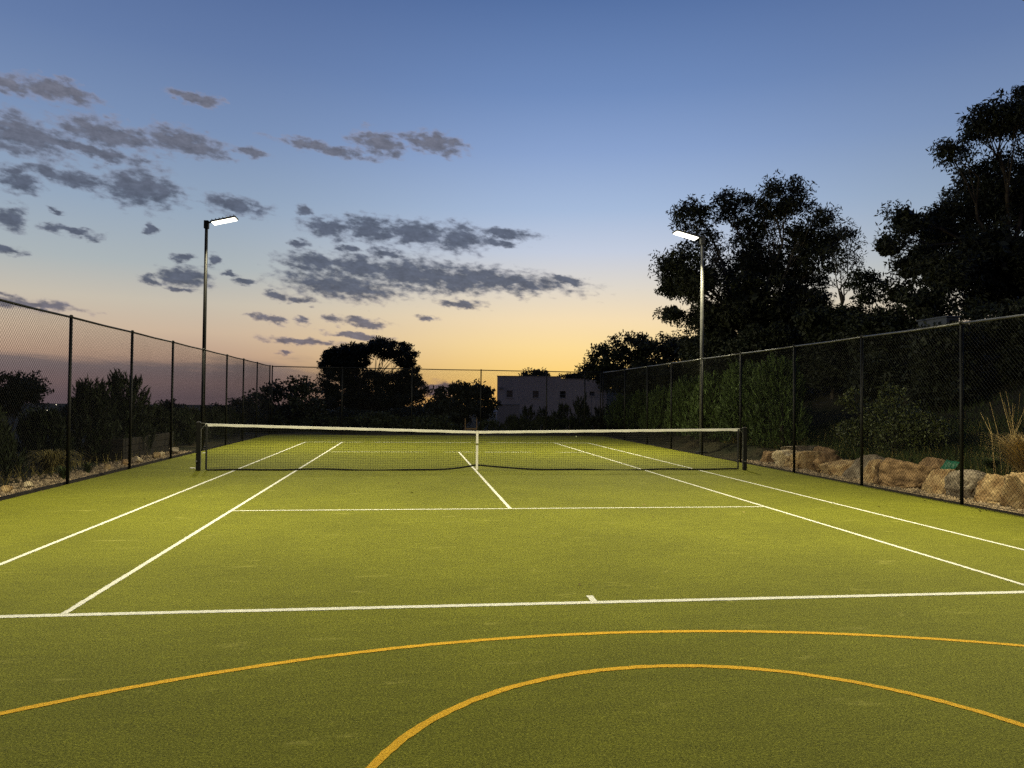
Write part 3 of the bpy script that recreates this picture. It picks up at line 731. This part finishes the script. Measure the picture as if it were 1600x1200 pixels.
# grass on the bank and behind
def grass_field(name, label, n, fx, mat, hmin, hmax):
    P = np.array([fx() for _ in range(n)]); z = height(P[:, 0], P[:, 1])
    C = np.stack([P[:, 0], P[:, 1], z], 1); a = rng.uniform(0, 2*math.pi, n); h = rng.uniform(hmin, hmax, n)
    sd = np.stack([np.cos(a), np.sin(a), np.zeros(n)], 1)*.007
    tip = C+np.stack([rng.normal(size=n)*.08, rng.normal(size=n)*.08, h], 1); tip2 = tip+sd*.2
    V = np.stack([C-sd, C+sd, tip2, tip], 1).reshape(-1, 3)
    o = arrays(name, V, np.arange(4*n).reshape(-1, 4), mat); o['kind'] = 'stuff'; o['label'] = label; o['category'] = 'grass'
grass_field('bank_grass', 'rough green grass covering the bank behind the boulder wall', 26000, lambda: (9.3+abs(random.gauss(0, 1))*2.6, random.uniform(-11, 6)), 'grass_green', .10, .32)
grass_field('dry_bank_grass', 'sparse dry grass scattered over the bank and garden bed', 5000, lambda: ((9.3+abs(random.gauss(0, 1))*2.0) if random.random() < .8 else -8.9-abs(random.gauss(0, 1)), random.uniform(-11, 8)), 'grass_tan', .10, .35)

# ------------------------------------------------------------------ boulders and gravel
def boulder(name, label, c, r, mat, seed, group, sub=6, yaw=0.0, cat='boulder', cuts=11):
    bm = bmesh.new(); bmesh.ops.create_icosphere(bm, subdivisions=sub, radius=1.0)
    rr = random.Random(seed); planes = []
    for k in range(cuts):
        n = Vector((rr.gauss(0, 1), rr.gauss(0, 1), rr.gauss(0, .75))).normalized(); planes.append((n, rr.uniform(.62, .90)))
    off = Vector((seed*3.1, seed*1.7, seed*.9))
    for v in bm.verts:
        p = v.co.copy(); q = (abs(p.x)**6+abs(p.y)**6+abs(p.z)**6)**(-1/6); p = p*(.35+.65*q)
        for n, d in planes:
            e = p.dot(n)-d
            if e > 0: p -= n*e*.995
        rid = 1-abs(mnoise.noise(p*2.3+off))*2          # broken ledges and cracks
        s = 1+.07*mnoise.noise(p*1.3+off)-.055*max(0, rid-.72)/.28+.05*mnoise.noise(p*4.5+off)+.03*mnoise.noise(p*11+off)+.014*mnoise.noise(p*25+off)
        p = p*s
        v.co = Vector((p.x*r[0]*1.1, p.y*r[1]*1.05, p.z*r[2]*1.10))
    me = bpy.data.meshes.new(name); bm.to_mesh(me); bm.free()
    o = link(name, me, mat, None, True); o.location = c; o.rotation_euler = (rr.uniform(-.12, .12), rr.uniform(-.15, .15), rr.uniform(-.2, .2))
    return tag(o, label, cat, group)
GB = 'boulders of the low wall behind the right fence'
def bl(px0, px1, top, X, mat, seed, label, back=0.0, bury=.32):
    """boulder spanning photo columns px0..px1 in the plane x = X with its top at photo row 'top'"""
    ya = at_x(px0, top, X)[1]; yb = at_x(px1, top, X)[1]; zt = at_x((px0+px1)/2, top, X)[2]
    ry = abs(ya-yb)/2; zb = -bury
    boulder('boulder', label, (X+back+.05, (ya+yb)/2, (zt+zb)/2), (min(.48, max(.26, ry*.8)), ry, (zt-zb)/2), mat, seed, GB)
bl(1199, 1224, 708, 8.75, 'rock_brown', 1, 'dark brown boulder at the far end of the low wall next to the hedge')
bl(1219, 1249, 706, 8.55, 'rock_pale', 2, 'pale cream boulder second from the hedge end of the low wall')
bl(1242, 1276, 706, 8.6, 'rock_tan', 3, 'tan boulder just right of the pale cream boulder')
bl(1270, 1300, 709, 8.6, 'rock_brown', 4, 'rough brown boulder between the two tan boulders')
bl(1293, 1331, 716, 8.5, 'rock_tan', 5, 'tan slanted boulder left of the second right fence post')
bl(1324, 1357, 718, 8.6, 'rock_grey', 6, 'grey boulder directly behind the middle right fence post')
bl(1352, 1395, 721, 8.5, 'rock_tan', 7, 'flat-topped tan boulder right of the middle right fence post')
bl(1389, 1449, 716, 8.55, 'rock_brown', 8, 'large round golden-brown boulder in the middle of the low wall')
bl(1446, 1492, 736, 8.45, 'rock_tan', 9, 'tan boulder below the green plastic scrap')
bl(1480, 1532, 737, 8.5, 'rock_grey', 10, 'grey boulder behind the nearest right fence post')
bl(1520, 1582, 745, 8.45, 'rock_tan', 11, 'square tan boulder right of the nearest right fence post')
bl(1572, 1650, 742, 8.45, 'rock_tan', 12, 'tan boulder cut off by the right edge of the picture')
bl(1640, 1740, 745, 8.5, 'rock_brown', 13, 'brown boulder of the wall just outside the right edge')
bl(1444, 1484, 717, 9.05, 'rock_brown', 14, 'dark brown boulder in the back row left of the green plastic scrap', bury=-.05)
bl(1574, 1606, 742, 9.0, 'rock_grey', 15, 'grey boulder in the back row under the dry grass', bury=-.05)
bl(1348, 1378, 712, 9.1, 'rock_grey', 16, 'grey-brown boulder in the back row behind the middle post', bury=-.05)
bl(1272, 1296, 700, 9.2, 'rock_brown', 17, 'small rough boulder in the back row behind the tan boulders', bury=-.05)
bl(1236, 1268, 696, 9.3, 'rock_grey', 18, 'long flat grey stone lying on top behind the pale boulder', bury=-.25)
GS = 'stones along the left garden bed'
for i, (px, py, r, mat, lab) in enumerate([(272, 712, .22, 'rock_grey', 'grey stone by the foot of the third left fence post'), (243, 719, .16, 'rock_tan', 'tan stone between the second and third left fence posts'),
        (214, 724, .17, 'rock_pale', 'pale pointed stone just right of the second left fence post'), (195, 727, .15, 'rock_brown', 'brown stone just left of the second left fence post'),
        (168, 730, .13, 'rock_tan', 'flat tan stone beside the green weed tuft'), (252, 716, .14, 'rock_pale', 'small pale stone in front of the dark planter box'), (45, 768, .11, 'rock_pale', 'small pale stone in the gravel at the left edge'),
        (10, 765, .12, 'rock_tan', 'small tan stone in the gravel at the far left edge')]):
    p = at_x(px, py, XL-.42)
    boulder('stone', lab, (float(p[0]), float(p[1]), r*.3), (r*.6, r*.9, r*.6), mat, 40+i, GS, 4, cat='stone')
def pebbles(name, label, n, f, s0, s1):
    bm = bmesh.new(); bmesh.ops.create_icosphere(bm, subdivisions=1, radius=1.0)
    base = np.array([v.co[:] for v in bm.verts]); fc = np.array([[v.index for v in fa.verts] for fa in bm.faces]); bm.free()
    P = np.array([f() for _ in range(n)]); s = rng.uniform(s0, s1, n)*rng.choice([.7, 1, 1.0, 1.5], n)
    V = base[None]*(s[:, None, None]*rng.uniform(.6, 1.3, (n, 1, 3)))*rng.uniform(.8, 1.15, (n, len(base), 1))
    z = height(P[:, 0], P[:, 1])+s*.25
    V = V+np.stack([P[:, 0], P[:, 1], z], 1)[:, None, :]
    F = fc[None]+(np.arange(n)*len(base))[:, None, None]
    o = arrays(name, V.reshape(-1, 3), F.reshape(-1, 3), 'pebble'); o['kind'] = 'stuff'; o['label'] = label; o['category'] = 'gravel'
pebbles('gravel', 'tan gravel strip between the right fence and the boulder wall', 5200, lambda: (XR+.10+random.random()**1.3*.75, random.uniform(-10, 3.2)), .012, .034)
pebbles('gravel', 'tan gravel bed behind the left fence', 6500, lambda: (XL-.10-abs(random.gauss(0, .45)), random.uniform(-9, 6.5)), .012, .036)

# ------------------------------------------------------------------ small things around the court
t_ = thing('planter_box', 'long dark timber planter box behind the left fence near the third post', 'planter', (-9.05, 5.6, H(-9.05, 5.6)))
for k, z in enumerate((0.0, .19, .38)):
    MB().box(-.03, .03, -2.3, 1.75, z, z+.18).build('board', 'timber_dark', t_, bevel=.005)
    MB().box(-.93, -.87, -2.3, 1.75, z, z+.18).build('board', 'timber_dark', t_, bevel=.005)
    for y in (-2.3, 1.69): MB().box(-.868, -.032, y, y+.06, z, z+.18).build('end_board', 'timber_dark', t_, bevel=.005)
MB().box(.032, .11, 1.60, 1.72, 0, .60).build('corner_post', 'galvanised', t_, bevel=.005)
MB().box(-.868, -.032, -2.23, 1.68, .1, .50).build('soil', 'soil', t_)

t_ = thing('timber_stakes', 'pair of slim timber stakes joined by a low rail behind the back fence', 'stakes', (1.25, 19.6, H(1.25, 19.6)))
g0 = H(1.25, 19.6)
pa = at_y(727, 654, 19.6); pb = at_y(745, 654, 19.6)
for p in (pa, pb): MB().box(p[0]-1.25-.02, p[0]-1.25+.02, -.02, .02, 0, p[2]-g0).build('stake', 'timber', t_)
MB().box(pa[0]-1.25+.022, pb[0]-1.25-.022, -.015, .015, at_y(735, 671, 19.6)[2]-g0, at_y(735, 669, 19.6)[2]-g0).build('rail', 'timber', t_)

bm = bmesh.new(); bmesh.ops.create_uvsphere(bm, u_segments=20, v_segments=12, radius=.034)
me = bpy.data.meshes.new('tennis_ball'); bm.to_mesh(me); bm.free()
ball = tag(link('tennis_ball', me, 'ball_felt', None, True), 'pale tennis ball lying near the far right end of the turf', 'tennis ball'); ball.location = (5.99, 16.4, .036)
seam = MB().tube([(.0345*math.cos(a)*math.cos(.45*math.sin(2*a)), .0345*math.sin(a)*math.cos(.45*math.sin(2*a)), .0345*math.sin(.45*math.sin(2*a))) for a in np.linspace(0, 2*math.pi, 40)], .0018, 4).build('seam', 'white_tape', ball)
# crumpled paper scraps at the left net post
def scrap(label, x, y, s, mat='paper', z=0.0, name='paper_scrap', cat='litter'):
    nn = 7; Vv = []; Ff = []
    for j in range(nn):
        for i in range(nn):
            u, v = i/(nn-1)-.5, j/(nn-1)-.5
            Vv.append((u*s*1.3, v*s, z+.012+s*.30*(mnoise.noise(Vector((u*4+x, v*4+y, 1.7)))+.45)*(1-1.2*max(abs(u), abs(v)))))
    for j in range(nn-1):
        for i in range(nn-1): Ff.append((j*nn+i, j*nn+i+1, (j+1)*nn+i+1, (j+1)*nn+i))
    me = bpy.data.meshes.new(name); me.from_pydata(Vv, [], Ff)
    o = link(name, me, mat); o.location = (x, y, 0)
    md = o.modifiers.new('thick', 'SOLIDIFY'); md.thickness = .004
    return tag(o, label, cat)
scrap('small pale crumpled scrap on the turf left of the left net post', -6.52, .55, .09)
scrap('small pale scrap on the turf edge near the left floodlight pole', -7.55, 5.6, .10)
o = scrap('crumpled green plastic sheet tucked between the boulders at right', 8.95, -4.62, .26, 'green_plastic', .0, 'plastic_sheet', 'plastic sheet')
p = at_x(1487, 727, 8.95); o.location = (8.9, float(p[1]), float(p[2])-.05); o.rotation_euler = (.1, -.75, .3)

# ------------------------------------------------------------------ house beyond the far fence
def house():
    Y0 = 47.0
    a = at_y(777, 588, Y0); b = at_y(875, 589.5, Y0); c = at_y(944, 594, Y0)
    gz = -2.4; x0, x1, x2 = a[0], b[0], c[0]; z1, z2 = a[2], c[2]
    t = thing('house', 'white flat-roofed house with small square windows beyond the far fence', 'house', (x0, Y0, gz))
    wins = []
    for (px, py) in ((796.2, 615.6), (836.3, 616.3), (877.6, 616.6)):
        p = at_y(px, py, Y0); wins.append((p[0]-.26, p[0]+.26, p[2]-.30, p[2]+.30))
    p = at_y(922, 615, Y0); wins.append((p[0]-.22, p[0]+.22, p[2]-.20, p[2]+.16))
    xs = sorted({x0, x2, x1, *[w[0] for w in wins], *[w[1] for w in wins]}); zs = sorted({gz, z2, z1, *[w[2] for w in wins], *[w[3] for w in wins]})
    mb = MB()
    for i in range(len(xs)-1):
        for j in range(len(zs)-1):
            cx, cz = (xs[i]+xs[i+1])/2, (zs[j]+zs[j+1])/2
            if any(w[0] < cx < w[1] and w[2] < cz < w[3] for w in wins): continue
            if cx > x1 and cz > z2: continue
            mb.box(xs[i]-x0, xs[i+1]-x0, 0, .25, zs[j]-gz, zs[j+1]-gz)
    # drop the inner faces between cells
    o = mb.build('wall', 'render_white', t)
    bm = bmesh.new(); bm.from_mesh(o.data); bmesh.ops.remove_doubles(bm, verts=bm.verts, dist=.0005)
    seen = {}
    for f in bm.faces: seen.setdefault(tuple(round(v, 3) for v in f.calc_center_median()), []).append(f)
    bmesh.ops.delete(bm, geom=[f for l in seen.values() if len(l) > 1 for f in l], context='FACES_ONLY'); bmesh.ops.recalc_face_normals(bm, faces=bm.faces); bm.to_mesh(o.data); bm.free()
    MB().box(0, .25, .252, 8, 0, z1-gz).build('side_wall', 'render_white', t)
    MB().box(x2-x0-.25, x2-x0, .252, 8, 0, z2-gz).build('side_wall', 'render_white', t)
    MB().box(.25, x2-x0-.25, 7.75, 8, 0, z2-gz).build('back_wall', 'render_white', t)
    r = MB().box(.252, x2-x0-.252, .252, 7.748, z2-gz-.35, z2-gz-.2).build('roof', 'render_grey', t)
    MB().box(-.04, x1-x0, -.04, .29, z1-gz+.002, z1-gz+.06).build('parapet_cap', 'render_grey', t)
    MB().box(x1-x0+.002, x2-x0+.04, -.04, .29, z2-gz+.002, z2-gz+.06).build('parapet_cap', 'render_grey', t)
    for w in wins:
        f = MB()
        for (q0, q1, r0, r1) in ((w[0], w[0]+.05, w[2], w[3]), (w[1]-.05, w[1], w[2], w[3]), (w[0]+.05, w[1]-.05, w[2], w[2]+.05), (w[0]+.05, w[1]-.05, w[3]-.05, w[3]), (w[0]+.05, w[1]-.05, (w[2]+w[3])/2-.02, (w[2]+w[3])/2+.02)):
            f.box(q0-x0, q1-x0, .10, .15, r0-gz, r1-gz)
        f = f.build('window', 'window_frame', t)
        MB().box(w[0]+.051-x0, w[1]-.051-x0, .155, .165, w[2]+.051-gz, w[3]-.051-gz).build('pane', 'glass', f)
        MB().box(w[0]-.05-x0, w[1]+.05-x0, -.05, .099, w[2]-.062-gz, w[2]-.003-gz).build('sill', 'render_white', f)
    # satellite dish on the lower wing
    d = at_y(936, 604, Y0-.4); dm = MB()
    rings = [(0, -.0), (.16, -.02), (.30, -.06), (.40, -.11)]
    for k, (r_, y_) in enumerate(rings[1:]):
        dm.v += [(r_*math.cos(q), y_, r_*math.sin(q)) for q in np.linspace(0, 2*math.pi, 17)[:-1]]
    dm.v.append((0, 0, 0))
    for k in range(2):
        for q in range(16): dm.f.append((k*16+q, k*16+(q+1) % 16, (k+1)*16+(q+1) % 16, (k+1)*16+q))
    for q in range(16): dm.f.append((48, (q+1) % 16, q))
    do = dm.build('satellite_dish', 'render_grey', t, True); do.location = (d[0]-x0, -.4, d[2]-gz)
    MB().tube([(0, .0, 0), (0, .42, -.1)], .025, 6).build('dish_arm', 'steel_grey', do)
    # balcony rail and awning at the right
    p0 = at_y(924, 616, Y0-1.2); p1 = at_y(958, 616, Y0-1.2)
    for dz in (0, -.14, -.28): MB().tube([(p0[0]-x0, -1.2, p0[2]-gz+dz), (p1[0]-x0, -1.2, p1[2]-gz+dz)], .022, 6).build('balcony_rail', 'window_frame', t)
    for f_ in (0, .5, 1): 
        xx = p0[0]+(p1[0]-p0[0])*f_-x0; MB().tube([(xx, -1.2, 0), (xx, -1.2, p0[2]-gz+.03)], .03, 6).build('balcony_post', 'window_frame', t)
    # wall lamp by the left corner
    p = at_y(783.5, 606.5, Y0); MB().box(p[0]-x0-.16, p[0]-x0+.16, -.14, -.002, p[2]-gz-.07, p[2]-gz+.07).build('wall_lamp', 'window_frame', t)
    t.rotation_euler = (0, 0, math.radians(-7.5))          # the side walls run along the line of sight
    # low garden wall before the house
    q0 = at_y(778, 632.5, Y0-3); q1 = at_y(812, 634, Y0-3)
    w = thing('garden_wall', 'low grey garden wall below the left corner of the white house', 'wall', (q0[0], Y0-3, gz))
    MB().box(0, q1[0]-q0[0], 0, .2, -.3, q0[2]-gz).build('wall', 'render_grey', w)
    MB().box(-.03, q1[0]-q0[0]+.03, -.03, .23, q0[2]-gz+.002, q0[2]-gz+.05).build('coping', 'window_frame', w)
    # a pale flat canopy peeping out left of the house
    e0 = at_y(761, 642, Y0-2); e1 = at_y(776, 640.6, Y0-2)
    cn = thing('canopy', 'small pale flat canopy sticking out left of the white house', 'canopy', (e0[0], Y0-2, gz))
    MB().box(0, e1[0]-e0[0]+.1, 0, 1.6, e0[2]-gz-.06, e0[2]-gz).build('canopy_roof', 'white_metal', cn)
    for xx in (.08, e1[0]-e0[0]): 
        MB().tube([(xx, .1, -.2), (xx, .1, e0[2]-gz-.061)], .03, 6).build('canopy_post', 'white_metal', cn)
house()
# small blue-grey shed on the bank under the tallest gum
p = at_dist(1482, 497, 25)
sh = thing('shed', 'small blue-grey shed on the bank under the tallest gum', 'shed', (float(p[0]), float(p[1]), H(p[0], p[1])))
hz = float(p[2])-H(p[0], p[1])
MB().box(-.22, .22, -.2, 1.2, -.3, hz).build('wall', 'paint_blue_grey', sh)
MB().box(-.26, .26, -.25, 1.25, hz+.002, hz+.05).build('roof', 'paint_blue_grey', sh)
MB().box(-.12, .12, -.225, -.202, hz-.28, hz-.08).build('window', 'glass', sh)

# ------------------------------------------------------------------ town lights on the plain
for i, (px, py, r, lab) in enumerate([(165, 632.0, 7, 'brightest distant town light on the horizon left of the second fence post'), (177, 632.3, 5, 'faint town light right of the brightest one on the horizon'),
        (157, 632.4, 4, 'faint town light left of the brightest one on the horizon'), (88, 632.2, 5, 'distant town light on the horizon left of the first fence post'),
        (74, 641.0, 4, 'distant light low on the dark plain left of the first fence post'), (295, 644, 4, 'distant light on the dark plain left of the left floodlight pole')]):
    D_ = 4300 if py < 636 else 2400
    p = at_dist(px, py, D_)
    t_ = thing('town_light', lab, 'town light', (float(p[0]), float(p[1]), H(p[0], p[1])), 'distant town lights')
    hz = max(2.0, float(p[2])-H(p[0], p[1])); s = D_/4300
    MB().tube([(0, 0, 0), (0, 0, hz-r*s*.6)], .5, 6).build('mast', 'steel_grey', t_)
    MB().tube([(0, 0, hz-r*s*.5), (0, 0, hz-r*s*.2), (0, 0, hz+r*s*.2), (0, 0, hz+r*s*.5)], [r*s*.25, r*s*.5, r*s*.5, r*s*.25], 8).build('lamp', 'town_glow', t_)

# fallen leaves and flecks on the turf
n = 90; P = np.stack([rng.uniform(TX0+.1, TX1-.1, n), rng.uniform(-16.5, 16, n)], 1)
edge = rng.random(n) < .45; P[edge, 0] = np.where(rng.random(edge.sum()) < .5, TX0+.08+rng.exponential(.25, edge.sum()), TX1-.08-rng.exponential(.25, edge.sum()))
V, F = leaf_quads(np.stack([P[:, 0], P[:, 1], np.full(n, .012)], 1), np.stack([rng.normal(size=n), rng.normal(size=n), rng.normal(size=n)*.15], 1), rng.uniform(.03, .08, n), .022)
o = arrays('leaf_litter', V, F, 'grass_tan'); o['kind'] = 'stuff'; o['label'] = 'fallen dry leaves scattered over the turf'; o['category'] = 'leaves'
